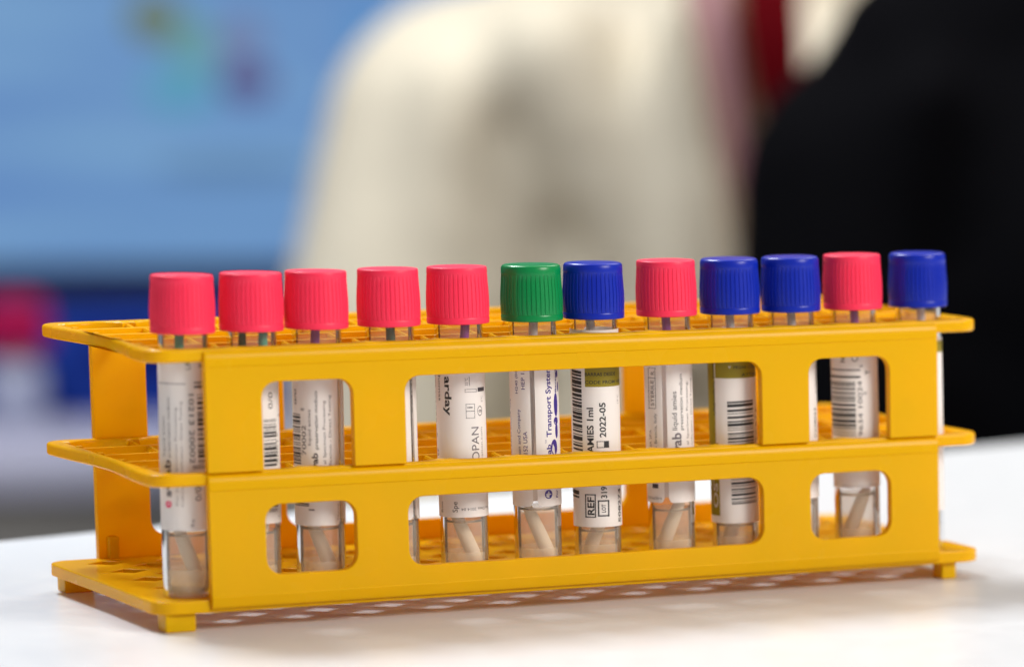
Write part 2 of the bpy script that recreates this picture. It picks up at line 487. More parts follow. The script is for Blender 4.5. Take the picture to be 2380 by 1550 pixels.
# ---------------------------------------------------------------- printing on the labels
TY = 11.2
RL = 5.79                                             # outer radius of a label
ITEMS = [
('T', 0, 'e', -152.4, 24.0, 2.01, 2.95, 'up', 'pink', 1),
('T', 0, 'swab', -151.4, 30.1, 1.83, 8.67, 'up', 'dark', 1),
('T', 0, 'liquid amies', -161.7, 39.83, 0.79, 9.24, 'up', 'grey', 0),
('T', 0, 'preservation medium', -145.6, 41.94, 0.73, 13.83, 'up', 'grey', 0),
('T', 0, 'For Swab Specimen Processing', -128.2, 35.22, 0.61, 22.77, 'up', 'pale', 0),
('T', 0, 'Culture - Identification - Direct Testing', -115.9, 35.81, 0.61, 24.48, 'up', 'pale', 0),
('R', 0, -179.2, -104.3, 51.99, 52.22, 'pale'),
('T', 0, '10213 20002', -91.2, 41.66, 1.28, 16.1, 'down', 'dark', 0),
('B', 0, -77.7, -54.8, 33.46, 49.85, 'black', 3, 0.5),
('R', 0, -84.5, -58.8, 52.15, 52.49, 'dark'),
('R', 0, -84.7, -59.1, 51.12, 51.63, 'dark'),
('R', 0, -91.5, -57.6, 32.88, 33.08, 'dark'),
('R', 0, -91.6, -57.7, 32.41, 32.65, 'dark'),
('T', 0, '0/0', -79.6, 26.53, 1.58, 3.32, 'up', 'dark', 0),
('T', 0, 'LR', -97.9, 56.41, 1.22, 1.86, 'up', 'dark', 0),
('T', 0, 'K', -67.3, 56.41, 1.22, 1.58, 'up', 'dark', 0),
('T', 0, 'Ra', -94.3, 19.75, 0.91, 1.73, 'up', 'pale', 0),
('T', 1, '0/0', -66.9, 47.41, 1.36, 3.9, 'up', 'dark', 0),
('T', 1, '2', -32.9, 43.74, 1.08, 1.0, 'up', 'dark', 0),
('B', 1, -85.9, -48.0, 32.04, 43.0, 'black', 5, 0.45),
('T', 1, '50017', -45.3, 36.29, 0.8, 7.38, 'up', 'dark', 0),
('R', 1, -76.1, -46.9, 22.38, 22.87, 'black'),
('R', 1, -76.3, -47.2, 21.75, 21.97, 'dark'),
('R', 1, -76.4, -47.4, 21.34, 21.52, 'dark'),
('T', 1, '1', -44.1, 20.1, 0.8, 0.72, 'up', 'dark', 0),
('T', 2, '0/0', -171.7, 47.54, 1.03, 3.61, 'up', 'dark', 0),
('T', 2, '6', -148.6, 44.74, 1.17, 0.95, 'up', 'dark', 0),
('B', 2, -198.5, -154.3, 31.76, 43.64, 'black', 7, 0.5),
('T', 2, '70002', -145.0, 37.44, 1.17, 7.04, 'up', 'dark', 0),
('T', 2, 'liquid amies', -130.7, 40.5, 0.75, 8.45, 'up', 'grey', 0),
('T', 2, 'preservation medium', -114.7, 42.25, 0.85, 13.72, 'up', 'dark', 0),
('T', 2, 'eswab', -119.1, 31.11, 1.41, 6.77, 'up', 'dark', 1),
('T', 2, 'al Specimen Processing', -96.6, 39.35, 0.7, 14.97, 'up', 'grey', 0),
('T', 2, 'Identification - Direct Testing', -83.1, 37.87, 0.7, 20.49, 'up', 'grey', 0),
('R', 2, -188.5, -134.6, 22.31, 22.58, 'black'),
('R', 2, -189.1, -134.7, 21.9, 22.13, 'black'),
('T', 2, '1', -129.0, 21.07, 1.41, 0.72, 'up', 'dark', 1),
('T', 2, 'Name', -64.8, 20.55, 0.61, 3.84, 'up', 'pale', 0),
('T', 3, 'liquid amies preservation', -19.9, 37.99, 0.6, 13.16, 'up', 'pale', 0),
('T', 4, 'arday', -139.8, 46.42, 1.8, 9.36, 'down', 'black', 1),
('T', 4, 'homas', -166.1, 48.18, 0.93, 6.0, 'down', 'black', 0),
('T', 4, '1/11/1966', -192.5, 45.36, 0.71, 11.34, 'down', 'black', 0),
('T', 4, 'M', -186.8, 36.88, 0.71, 0.97, 'down', 'black', 0),
('T', 4, '22', -182.8, 32.68, 0.71, 1.81, 'down', 'black', 0),
('T', 4, '25°C', -96.0, 49.83, 0.71, 1.91, 'up', 'grey', 0),
('R', 4, -89.2, -87.9, 48.85, 51.03, 'grey'),
('R', 4, -100.0, -69.7, 47.93, 48.04, 'grey'),
('R', 4, -100.2, -70.0, 47.3, 47.4, 'grey'),
('R', 4, -100.1, -99.0, 47.35, 48.09, 'grey'),
('R', 4, -71.2, -69.9, 47.2, 47.95, 'grey'),
('R', 4, -66.2, -39.6, 47.3, 48.26, 'dark'),
('T', 4, '5°C', -53.0, 45.47, 0.66, 1.49, 'up', 'pale', 0),
('R', 4, -98.4, -75.9, 44.4, 44.51, 'grey'),
('R', 4, -99.4, -77.1, 41.06, 41.16, 'grey'),
('R', 4, -98.9, -97.9, 41.1, 44.55, 'grey'),
('R', 4, -77.7, -76.5, 40.99, 44.45, 'grey'),
('R', 4, -98.9, -76.5, 42.7, 42.84, 'grey'),
('T', 4, 'i', -87.9, 43.65, 1.09, 0.66, 'up', 'dark', 1),
('O', 4, -60.89, 42.66, 0.82, 1.2, 0.2, 'grey'),
('T', 4, '8', -60.1, 42.65, 1.09, 1.17, 'up', 'grey', 0),
('T', 4, 'COPAN', -77.4, 33.76, 2.13, 10.33, 'up', 'grey', 0),
('T', 4, 'copaninnovation.com', -57.1, 31.05, 0.6, 15.39, 'up', 'pale', 0),
('T', 4, 'Roo', -170.1, 19.72, 0.76, 2.56, 'up', 'dark', 0),
('T', 4, 'Spe', -131.4, 19.83, 1.31, 2.54, 'up', 'dark', 0),
('T', 4, 'Exp Date 2014 04', -75.7, 19.25, 0.71, 8.13, 'flip', 'grey', 0),
('T', 5, 'H240 (04)', -156.8, 49.13, 0.82, 5.93, 'up', 'purple', 0),
('T', 5, 'HEP 13', -138.1, 49.7, 1.01, 4.97, 'up', 'purple', 0),
('T', 5, '10, 25125 Brescia, Italy', -189.4, 37.93, 0.72, 13.74, 'up', 'purple', 0),
('T', 5, 'son and Company', -153.0, 36.89, 0.96, 11.06, 'up', 'purple', 0),
('T', 5, '152 USA', -135.9, 34.36, 1.11, 5.35, 'up', 'purple', 0),
('T', 5, 'Transport System', -77.2, 44.21, 1.45, 17.16, 'up', 'purple', 1),
('T', 5, 'ab', -78.7, 32.66, 1.25, 2.37, 'up', 'purple', 1),
('T', 5, 'TM', -86.0, 34.54, 0.34, 0.83, 'up', 'purple', 0),
('T', 5, 'Bacteria', -51.2, 49.42, 0.63, 6.38, 'up', 'purple', 1),
('E', 5, -51.7, 43.26, 0.82, 2.85, 'purple'),
('E', 5, -52.8, 39.34, 0.87, 0.96, 'purple'),
('E', 5, -51.3, 36.95, 0.58, 1.83, 'purple'),
('E', 5, -61.6, 33.0, 1.11, 1.93, 'purple'),
('E', 5, -39.2, 47.54, 0.39, 1.21, 'purple'),
('E', 5, -43.5, 50.66, 0.53, 0.87, 'purple'),
('E', 5, -82.6, 21.78, 1.01, 1.11, 'purple'),
('E', 5, -82.6, 21.78, 0.72, 0.19, 'paper'),
('E', 5, -82.6, 21.78, 0.19, 0.77, 'paper'),
('T', 5, 'For', -57.1, 21.75, 0.72, 1.9, 'up', 'purple', 1),
('B', 6, -181.9, -145.8, 31.85, 51.26, 'black', 11, 0.62),
('B', 6, -201.5, -159.8, 20.31, 22.18, 'black', 12, 0.6),
('R', 6, -136.4, -22.1, 47.18, 52.59, 'olive'),
('T', 6, 'BARRAS DESDE', -96.2, 50.25, 0.84, 8.07, 'flat', 'ink2', 1),
('T', 6, 'CODE FROM HERE', -79.4, 48.32, 0.84, 11.52, 'flat', 'ink2', 1),
('T', 6, 'AMIES 1ml', -125.9, 36.66, 1.62, 10.94, 'up', 'black', 1),
('T', 6, '2022-05', -96.0, 39.12, 1.57, 8.44, 'up', 'black', 1),
('R', 6, -110.7, -80.4, 33.82, 33.99, 'black'),
('R', 6, -111.0, -80.7, 32.35, 32.52, 'black'),
('R', 6, -110.9, -109.2, 32.39, 34.02, 'black'),
('R', 6, -82.4, -80.5, 32.28, 33.91, 'black'),
('R', 6, -93.6, -81.2, 32.37, 33.86, 'black'),
('T', 6, '10°C', -47.4, 43.99, 0.67, 2.21, 'up', 'pale', 0),
('R', 6, -141.6, -115.2, 20.81, 21.06, 'black'),
('R', 6, -142.8, -116.3, 15.36, 15.61, 'black'),
('R', 6, -142.2, -139.4, 15.31, 21.02, 'black'),
('R', 6, -118.2, -115.7, 15.37, 21.07, 'black'),
('T', 6, 'REF', -128.1, 18.18, 1.73, 4.37, 'up', 'black', 1),
('R', 6, -110.9, -82.7, 19.25, 19.58, 'black'),
('R', 6, -111.6, -83.5, 15.61, 15.94, 'black'),
('R', 6, -111.3, -108.0, 15.64, 19.62, 'black'),
('R', 6, -86.8, -83.1, 15.54, 19.51, 'black'),
('T', 6, 'LOT', -97.4, 17.58, 1.01, 2.0, 'up', 'black', 1),
('T', 6, '319', -96.0, 21.48, 1.51, 2.86, 'up', 'black', 1),
('T', 6, '508274', -48.4, 17.99, 1.23, 8.33, 'up', 'black', 1),
('R', 7, -166.6, -143.8, 50.91, 51.01, 'dark'),
('R', 7, -171.2, -146.7, 40.99, 41.1, 'dark'),
('R', 7, -168.8, -167.1, 40.9, 50.94, 'dark'),
('R', 7, -146.4, -145.2, 41.05, 51.06, 'dark'),
('R', 7, -167.7, -144.5, 48.46, 48.59, 'dark'),
('T', 7, 'STERILE', -155.9, 44.82, 1.04, 6.25, 'up', 'dark', 0),
('T', 7, 'R', -154.2, 49.71, 1.15, 1.14, 'up', 'dark', 0),
('T', 7, 'ITALIA SPA', -166.0, 32.28, 0.78, 6.93, 'up', 'grey', 0),
('T', 7, '25010 - Brescia, Italy', -149.0, 33.63, 0.83, 12.52, 'up', 'grey', 0),
('T', 7, 'liquid amies', -100.5, 40.52, 1.3, 9.48, 'up', 'dark', 0),
('T', 7, 'preservation medium', -82.8, 42.59, 0.99, 13.76, 'up', 'dark', 0),
('T', 7, 'eswab', -96.4, 30.75, 2.39, 8.72, 'up', 'grey', 1),
('T', 7, 'al Specimen Processing:', -65.0, 39.8, 0.78, 15.71, 'up', 'grey', 0),
('T', 7, 'ntification - Direct Testing', -47.8, 40.01, 0.68, 16.52, 'up', 'grey', 0),
('R', 7, -162.8, -144.5, 21.45, 22.53, 'dark'),
('T', 7, 'HEP003', -160.3, 18.99, 0.68, 4.69, 'flip', 'grey', 0),
('R', 8, -203.0, -160.3, 31.55, 52.54, 'olive'),
('R', 8, -157.3, -23.6, 47.81, 52.75, 'olive'),
('R', 8, -203.0, -152.4, 13.71, 31.71, 'olive'),
('T', 8, 'URETHRAL SWAB', -163.5, 45.5, 0.78, 13.67, 'up', 'ink2', 1),
('T', 8, 'OSTI', -166.8, 20.74, 1.84, 10.22, 'up', 'paper', 1),
('V', 8, -118.25, 51.47, 1.26, 'paper'),
('T', 8, 'PEGAR CODIGO', -66.5, 50.52, 0.78, 8.62, 'flat', 'ink2', 1),
('T', 8, 'ATTACH', -56.8, 48.64, 0.78, 6.68, 'flat', 'ink2', 1),
('B', 8, -126.1, -54.7, 27.99, 42.05, 'black', 21, 0.4),
('B', 8, -120.8, -51.1, 16.6, 23.16, 'black', 23, 0.45),
('T', 8, '5 A 0 7 5', -39.4, 35.87, 0.67, 8.12, 'up', 'black', 1),
('T', 9, 'C298024', -49.5, 35.7, 0.74, 7.51, 'up', 'black', 1),
('T', 9, 'MEDIUM', -42.0, 47.09, 0.69, 7.77, 'up', 'black', 0),
('T', 10, 'N', -143.9, 51.03, 1.26, 1.02, 'up', 'dark', 1),
('T', 10, 'C', -113.5, 51.38, 1.71, 1.02, 'up', 'dark', 0),
('B', 10, -204.4, -113.5, 32.15, 45.87, 'black', 31, 0.42),
('R', 10, -192.0, -99.7, 48.37, 48.72, 'grey'),
('R', 10, -194.2, -100.1, 46.56, 47.06, 'black'),
('T', 10, '9634 10024', -102.0, 38.88, 1.14, 13.75, 'up', 'dark', 0),
('T', 10, '6', -98.6, 49.54, 1.03, 0.87, 'up', 'dark', 0),
('T', 10, 'T', -81.0, 47.86, 1.26, 0.87, 'up', 'black', 1),
('T', 10, 'B', -89.6, 42.73, 1.14, 1.89, 'up', 'pale', 0),
('T', 10, 'Name Date Room', -102.7, 19.44, 0.51, 10.06, 'flat', 'pale', 0),
('T', 11, 'eswab amies', -12.0, 44.0, 1.6, 14.0, 'up', 'grey', 0),
('T', 11, '12', -10.0, 19.0, 2.0, 5.0, 'up', 'black', 1)
]
_tc = {}
def text_mesh(s, bold):
    if (s, bold) in _tc: return _tc[(s, bold)]
    cu = bpy.data.curves.new('t', 'FONT')
    cu.body = s
    cu.size = 1
    cu.resolution_u = 3
    if bold: cu.offset = 0.022
    o = bpy.data.objects.new('t', cu)
    COL.objects.link(o)
    dg = bpy.context.evaluated_depsgraph_get()
    me = bpy.data.meshes.new_from_object(o.evaluated_get(dg))
    b = bmesh.new()
    b.from_mesh(me)
    bpy.data.objects.remove(o)
    bpy.data.meshes.remove(me)
    xs = [v.co.x for v in b.verts]
    _tc[(s, bold)] = (b, min(xs), max(xs))
    return _tc[(s, bold)]

def wrap(m_, pts2, faces, ph, zc, mi, lift):
    """pts2: (c, z) in mm about the print's centre, c along the circumference"""
    vs = []
    r = RL + lift
    for c, z in pts2:
        a = math.radians(ph) + c / RL
        vs.append((r * math.cos(a), r * math.sin(a), zc + z))
    m_.add(vs, faces, mi)

def put_text(m_, s, ph, zc, h, ln, d, mi, bold):
    src, x0, x1 = text_mesh(s, bold)
    b = src.copy()
    if len(s) == 1: sx = h / .72
    else: sx = ln / (x1 - x0)
    low = not any(c.isupper() or c.isdigit() or c in 'bdfhkl' for c in s)
    sy = h / (.56 if low else .73)
    if len(s) == 1: sx = sy
    for v in b.verts:
        a, u = (v.co.x - (x0 + x1) / 2) * sx, (v.co.y - (.27 if low else .36)) * sy
        c, z = {'up': (-u, a), 'down': (u, -a), 'flat': (a, u), 'flip': (-a, -u)}[d]
        v.co = Vector((c, z, 0))
    cs = [v.co.x for v in b.verts]
    k = math.ceil(min(cs) / .7)
    while k * .7 < max(cs):
        bmesh.ops.bisect_plane(b, geom=b.verts[:] + b.edges[:] + b.faces[:], plane_co=(k * .7, 0, 0), plane_no=(1, 0, 0), dist=1e-4)
        k += 1
    b.verts.index_update()
    wrap(m_, [(v.co.x, v.co.y) for v in b.verts], [[v.index for v in f.verts] for f in b.faces], ph, zc, mi, .035)
    b.free()

def put_rect(m_, p0, p1, z0, z1, mi, lift=.03, skew=0):
    n = max(2, int(abs(p1 - p0) / 5) + 1)
    vs, fs = [], []
    r = RL + lift
    for k in range(n + 1):
        a = math.radians(p0 + (p1 - p0) * k / n)
        dz = skew * k / n
        vs += [(r * math.cos(a), r * math.sin(a), z0 + dz), (r * math.cos(a), r * math.sin(a), z1 + dz)]
    for k in range(n): fs.append((2 * k, 2 * k + 2, 2 * k + 3, 2 * k + 1))
    m_.add(vs, fs, mi)

def print_items(m_, ti):
    for it in ITEMS:
        if it[1] != ti: continue
        if it[0] == 'T': put_text(m_, it[2], it[3], it[4], it[5], it[6], it[7], INKI[it[8]], it[9])
        elif it[0] == 'R': put_rect(m_, it[2], it[3], it[4], it[5], INKI[it[6]], .022 if it[6] == 'olive' else .03)
        elif it[0] == 'B':
            rnd = random.Random(it[7])
            z = it[4]
            sk = .25 if ti == 8 else (-.35 if ti == 6 else 0)
            while z < it[5]:
                wd_ = rnd.choice((.16, .16, .32, .32, .5, .66)) * (1.5 if ti == 6 else 1.15)
                put_rect(m_, it[2], it[3], z, min(it[5], z + wd_), INKI[it[6]], .03, sk)
                z += wd_ + rnd.choice((.2, .3, .34, .5)) * (1.4 - it[8] * .7)
        elif it[0] == 'E':
            n = 28
            wrap(m_, [(it[4] * math.cos(2 * math.pi * k / n), it[5] * math.sin(2 * math.pi * k / n)) for k in range(n)],
                 [list(range(n))], it[2], it[3], INKI[it[6]], .045 if it[6] == 'paper' else .025)
        elif it[0] == 'O':
            n = 28
            p = [(it[4] * q * math.cos(2 * math.pi * k / n), it[5] * q * math.sin(2 * math.pi * k / n)) for q in (1, .84) for k in range(n)]
            wrap(m_, p, [[k, (k + 1) % n, n + (k + 1) % n, n + k] for k in range(n)], it[2], it[3], INKI[it[7]], .03)
        elif it[0] == 'V':
            wrap(m_, [(-it[4], it[4] * .9), (it[4], it[4] * .9), (0, -it[4])], [[2, 1, 0]], it[2], it[3], INKI[it[5]], .05)

# ---------------------------------------------------------------- the twelve swab tubes
def cap_mesh(kind):
    m_ = MB()
    nr = 42
    rt = .32 if kind == 'pink' else .85
    ztop = 76.95
    zb = 63.5
    zr0, zr1 = zb + 1.55, ztop - (1.5 if kind == 'pink' else 2.2)
    prof = [(5.95, zb + .0), (7.15, zb), (7.3, zb + .15), (7.33, zb + 1.2), (7.28, zb + 1.45), (7.22, zr0)]
    for k in range(9):
        t = k / 8
        prof.append((7.28 + .1 * math.sin(math.pi * min(1, t * 1.3)) - .26 * t ** 2.2, zr0 + .1 + (zr1 - zr0 - .2) * t))
    rr = 7.04
    prof += [(rr, zr1), (rr + .03, zr1 + .15), (rr - .02, ztop - rt - .1)]
    for k in range(7):
        t = math.radians(90 * k / 6)
        prof.append((rr - .05 - rt + rt * math.cos(t), ztop - rt + rt * math.sin(t)))
    prof += [(rr - rt - 1, ztop + .03), (.3, ztop + .05)]
    def rf(a, z):
        if zr0 < z < zr1:
            e = min(1, (z - zr0) / .4, (zr1 - z) / .5)
            s = math.cos(a * nr)
            return (-.15 if s < -.6 else .02) * e
        return 0
    m_.lathe(prof, nr * 10, rf, cap1=True)
    m_.lathe([(5.95, zb), (5.95, ztop - 2)], 48, cap1=True)     # the inside of the cap
    return m_

TUBES = [  # slot colour, x at cap, x at foot, label bottom, liquid top, stick colour, label top, gap, stick offset/lean, tip direction, words
 ('pink', -1.2, -2.1, 17.9, 16.4, 'mint', 58.6, (60, 95), (-.6, 0, -1.6)),
 ('pink', 15.0, 14.3, 18.6, 16.0, 'mint', 57.5, (70, 100), (2.6, 0, 1.5)),
 ('pink', 30.5, 29.8, 17.3, 16.2, 'violet', 58.0, (-57.7, -33.1), (.0, 0, -1.8)),
 ('pink', 48.0, 48.1, 17.5, 16.0, 'olive', 58.0, (-61.8, -48.5), (.0, 0, 1.2)),
 ('pink', 65.0, 65.3, 17.3, 15.8, 'violet', 58.4, (80, 110), (2.2, 0, -2.2)),
 ('green', 83.5, 83.8, 18.9, 17.8, 'white', 58.6, (-121.0, -109.9), (.7, 0, -2.0)),
 ('blue', 99.2, 99.1, 13.0, 11.6, 'white', 60.9, (95, 125), (-1.4, 0, 1.6)),
 ('pink', 118.0, 118.4, 17.9, 15.6, 'violet', 58.4, (-129.3, -118.2), (-.7, 0, 2.4)),
 ('blue', 134.6, 135.2, 11.9, 11.0, 'white', 59.5, (95, 125), (-.5, 0, 1.5)),
 ('blue', 150.8, 151.5, 17.0, 15.5, 'white', 58.5, (95, 125), (-.2, 0, 1.0)),
 ('pink', 167.5, 168.2, 18.9, 16.8, 'violet', 58.3, (-28, -12), (-.1, 0, 3.1)),
 ('blue', 185.4, 185.8, 12.0, 11.0, 'white', 55.6, (95, 125), (.5, 0, 1.2)),
]
LAB = [
    "pink capped swab tube hanging outside the left end of the rack's front panel",
    'pink capped swab tube second from the left, two green sticks under its cap',
    'pink capped swab tube in the small left window, its label numbered 70002',
    'pink capped swab tube with dark green stick, behind the post left of the wide window',
    'pink capped swab tube whose white label reads arday in bold black',
    'green capped swab tube, its white label printed in purple',
    'blue capped swab tube touching the green cap, label dated 2022-05 with thick barcode',
    'pink capped swab tube between two blue capped ones, label with boxed word STERILE',
    "blue capped swab tube with olive and white label at the wide window's right end",
    'blue capped swab tube behind the panel post between the wide and small right windows',
    'pink capped swab tube in the small right window, rightmost pink cap of the row',
    'blue capped swab tube at the right end, its label showing beyond the front panel',
]
capme = {k: cap_mesh(k) for k in ('pink', 'blue', 'green')}
capdone = {}
for ti, (cc, xc, xf, zl, zq, sc_, zlt, gap_, (so, sy_, tipd)) in enumerate(TUBES):
    z0 = 2.15
    t = empty('swab_tube', (xf, TY, z0))
    lean = math.atan2(xc - xf, 68)
    t.rotation_euler = (0, lean, 0)
    tag(t, LAB[ti], 'swab tube', 'swab tubes in the front row of the rack')
    dz = -z0
    def place(o): o.location = (0, 0, dz * S); return o
    # wall: outer and inner skin, flat skirted foot with a raised inner cone
    tw = MB()
    tw.lathe([(5.25, 66.5), (5.65, 66.5), (5.65, z0 + 6.5)], 56)
    tw.lathe([(5.3, z0 + 6.5), (5.25, 66.5)], 56)
    place(tw.build('tube_wall', CLEAR, t, ang=50))
    ft = MB()
    ft.lathe([(5.65, z0 + 6.48), (5.65, z0 + .5), (5.5, z0 + .1), (5.2, z0), (4.7, z0), (4.5, z0 + .4), (.4, z0 + .6)], 56)
    ft.lathe([(.3, z0 + 1.0), (4.6, z0 + 1.1), (5.15, z0 + 1.6), (5.3, z0 + 6.48)], 56)
    place(ft.build('tube_foot', FOOTM, t, ang=50))
    lq = MB().lathe([(.3, z0 + 1.2), (4.5, z0 + 1.3), (5.1, z0 + 1.9), (5.2, z0 + 6.7), (5.2, zq + .7), (4.9, zq + .15), (4.0, zq - .15), (.3, zq - .25)], 48, cap0=True, cap1=True)
    place(lq.build('liquid', LIQ, t, ang=60))
    # label
    lb = MB()
    g0, g1 = math.radians(gap_[0]), math.radians(gap_[1])
    if g1 < g0: g1 += 2 * math.pi
    n = 72
    span = 2 * math.pi - (g1 - g0)
    vs, fs = [], []
    rc = 1.0
    for k in range(n + 1):
        f_ = k / n
        a = g1 + span * f_
        e = min(f_, 1 - f_) * span * RL
        cut = rc - math.sqrt(max(0, rc * rc - (rc - e) ** 2)) if e < rc else 0
        for r in (5.67, RL):
            vs += [(r * math.cos(a), r * math.sin(a), zl + cut), (r * math.cos(a), r * math.sin(a), zlt - cut)]
    for k in range(n):
        i, j = 4 * k, 4 * k + 4
        fs += [(i + 2, j + 2, j + 3, i + 3), (i + 1, j + 1, j, i), (i, j, j + 2, i + 2), (i + 3, j + 3, j + 1, i + 1)]
    fs += [(0, 2, 3, 1), (4 * n + 1, 4 * n + 3, 4 * n + 2, 4 * n)]
    lb.add(vs, fs, 0)
    print_items(lb, ti)
    if ti == 11:
        put_rect(lb, -75, 20, zlt - 3.6, zlt - .6, INKI['olive'], .02)
    if ti == 9:
        put_rect(lb, -170, -62, zlt - 8, zlt - .6, INKI['olive'], .02)
    place(lb.build('label', INK, t, ang=40))
    # swab: stick standing in the tube, flocked tip in the liquid
    ca = math.radians(-109 - .7 * ti)
    rx, ry = -math.sin(ca), math.cos(ca)                       # rightwards as seen from the front
    top = Vector((rx * so, ry * so, 70))
    lo_ = max(-3.1, min(3.1, -tipd * 1.7))
    low = Vector((rx * lo_, ry * lo_, z0 + 2.8))
    mid = Vector((-rx * lo_ * .75, -ry * lo_ * .75, z0 + 16))
    sw = MB().tube(mid, top, 1.0, 1.08)
    so_ = place(sw.build('swab_stick', STICK[sc_], t))
    d = (mid - low).normalized()
    tp = MB()
    pr = [(0.2, 0), (1.0, .3), (1.5, 1.2), (1.75, 3.5), (1.7, 8), (1.5, 12.0), (1.05, 14.4)]
    tp.lathe(pr, 24, cap0=True, cap1=True)
    q = Vector((0, 0, 1)).rotation_difference(d)
    tp.v = [tuple(q @ Vector(v) + low) for v in tp.v]
    o = tp.build('swab_tip', FLOCK, so_)
    if ti == 1:
        place(MB().tube((-rx * 1.2 - 1.2, -ry * 1.2 + .8, 40), (-rx * 2.0, -ry * 2.0, 70), .9, .9).build('swab_stick', STICK['olive'], t))
    # cap
    if cc in capdone:
        o = capdone[cc].copy(); COL.objects.link(o); o.parent = t
    else:
        o = capme[cc].build('cap', CAPM[cc], t, ang=25); capdone[cc] = o
    o.rotation_euler = (0, 0, ti * .7)
    place(o)

# ---------------------------------------------------------------- out of focus background
# desk behind, with the lit monitor, a blue box and a pink topped bottle
DZ = -150
p_desk = at(250, 1000, 2860)
desk = empty('desk', (p_desk.x, p_desk.y, -905), yaw_v)
tag(desk, 'pale blurred desk beyond the rack carrying the lit monitor', 'desk')
DESKM = noise_bump(mat('pale_desk_laminate', (0.38, 0.39, 0.52), 0.5), 50, 0.05)
MB().box(-700, 520, 0, 420, 905 + DZ - 25, 905 + DZ, 3).build('desk_top', DESKM, desk)
DARK = noise_bump(mat('dark_desk_panel', (0.13, 0.125, 0.12), 0.6), 50, 0.1)
MB().box(-690, 510, 6, 20, 20, 905 + DZ - 25.5, 1).build('modesty_panel', DARK, desk)
for x0 in (-690, 470):
    MB().box(x0, x0 + 40, 150, 400, 0, 905 + DZ - 25.5, 2).build('leg', DARK, desk)

# monitor: bezel, screen with soft colour patches
p_m = at(430, 610, 3350)
mon = empty('monitor', (p_m.x, p_m.y, DZ), yaw_v + .02)
tag(mon, 'large lit computer monitor showing a pale blue picture behind the rack', 'monitor')
BEZ = mat('black_bezel', (0.012, 0.014, 0.03), 0.4)
mz = p_m.z - DZ
MB().box(-330, 330, 6, 40, mz - 24, mz + 370, 4).build('bezel', BEZ, mon)
MB().box(-40, 40, 12, 30, 8, mz - 24.5, 2).build('stand_neck', BEZ, mon)
MB().box(-110, 110, -40, 100, 0, 8, 3).build('stand_foot', BEZ, mon)
SCR = emis('screen_light', (0.13, 0.32, 0.66), 1.0)
nt = SCR.node_tree
tc = nt.nodes.new('ShaderNodeTexCoord'); mp = nt.nodes.new('ShaderNodeMapping'); mp.inputs['Scale'].default_value = (3.5, 1, 24)
nz = nt.nodes.new('ShaderNodeTexNoise'); nz.inputs['Scale'].default_value = 1.0; nz.inputs['Detail'].default_value = 1
cr = nt.nodes.new('ShaderNodeValToRGB')
cr.color_ramp.elements[0].position = .3; cr.color_ramp.elements[0].color = (0.08, 0.20, 0.48, 1)
cr.color_ramp.elements[1].position = .7; cr.color_ramp.elements[1].color = (0.165, 0.34, 0.57, 1)
nt.links.new(tc.outputs['Object'], mp.inputs[0]); nt.links.new(mp.outputs[0], nz.inputs['Vector'])
nt.links.new(nz.outputs['Fac'], cr.inputs[0]); nt.links.new(cr.outputs[0], nt.nodes['Principled BSDF'].inputs['Emission Color'])
scr = MB().box(-318, 318, 3.5, 5.9, mz - 2, mz + 356).build('screen', SCR, mon)
inv = Matrix.Rotation(-(yaw_v + .02), 3, 'Z')
def on_screen(u, v):
    q = inv @ (at(u, v, 3350) - Vector((p_m.x, p_m.y, DZ)))
    return q.x, q.z
def icon(u, v, ru, rv, col):
    x, z = on_screen(u, v)
    k_ = 3350 / FPX
    n = 24
    b_ = MB()
    vs = [(x + ru * k_ * math.cos(2 * math.pi * k / n), 3.2 - e, z + rv * k_ * math.sin(2 * math.pi * k / n)) for e in (0, .25) for k in range(n)]
    b_.add(vs, [list(range(n, 2 * n))] + [[k, (k + 1) % n, n + (k + 1) % n, n + k] for k in range(n)])
    b_.build('screen_icon', emis('icon_light', col, 1.0), mon)
icon(365, 45, 62, 50, (0.12, 0.17, 0.09)); icon(450, 105, 50, 70, (0.11, 0.30, 0.33)); icon(420, 205, 85, 55, (0.08, 0.30, 0.46))
icon(575, 190, 62, 45, (0.07, 0.06, 0.2)); icon(560, 90, 55, 60, (0.14, 0.20, 0.38)); icon(540, 395, 180, 28, (0.09, 0.20, 0.38))
icon(855, 80, 60, 90, (0.08, 0.24, 0.52)); icon(350, 20, 40, 30, (0.14, 0.16, 0.08))

p_b = at(420, 800, 3060)
bb_ = empty('blue_box', (p_b.x, p_b.y, DZ), yaw_v)
tag(bb_, 'deep blue box standing on the desk under the monitor', 'box')
BLUE = noise_bump(mat('deep_blue_card', (0.012, 0.045, 0.32), 0.6, Specular_IOR_Level=0.1), 50, 0.05)
NAVY = mat('navy_card', (0.002, 0.005, 0.12), 0.6, Specular_IOR_Level=0.1)
h_ = at(420, 685, 3060).z - DZ
MB().box(-125, 110, 0, 60, 1, h_, 2).build('carton', BLUE, bb_)
MB().box(-52, 20, -1.5, 0, h_ - 48, h_ - 26, .3).build('printed_panel', NAVY, bb_)
MB().box(-125.5, 110.5, -.8, 61, h_ - 8, h_ + 1.5, .5).build('lid', mat('navy_lid', (0.005, 0.014, 0.10), .6, Specular_IOR_Level=0.1), bb_)

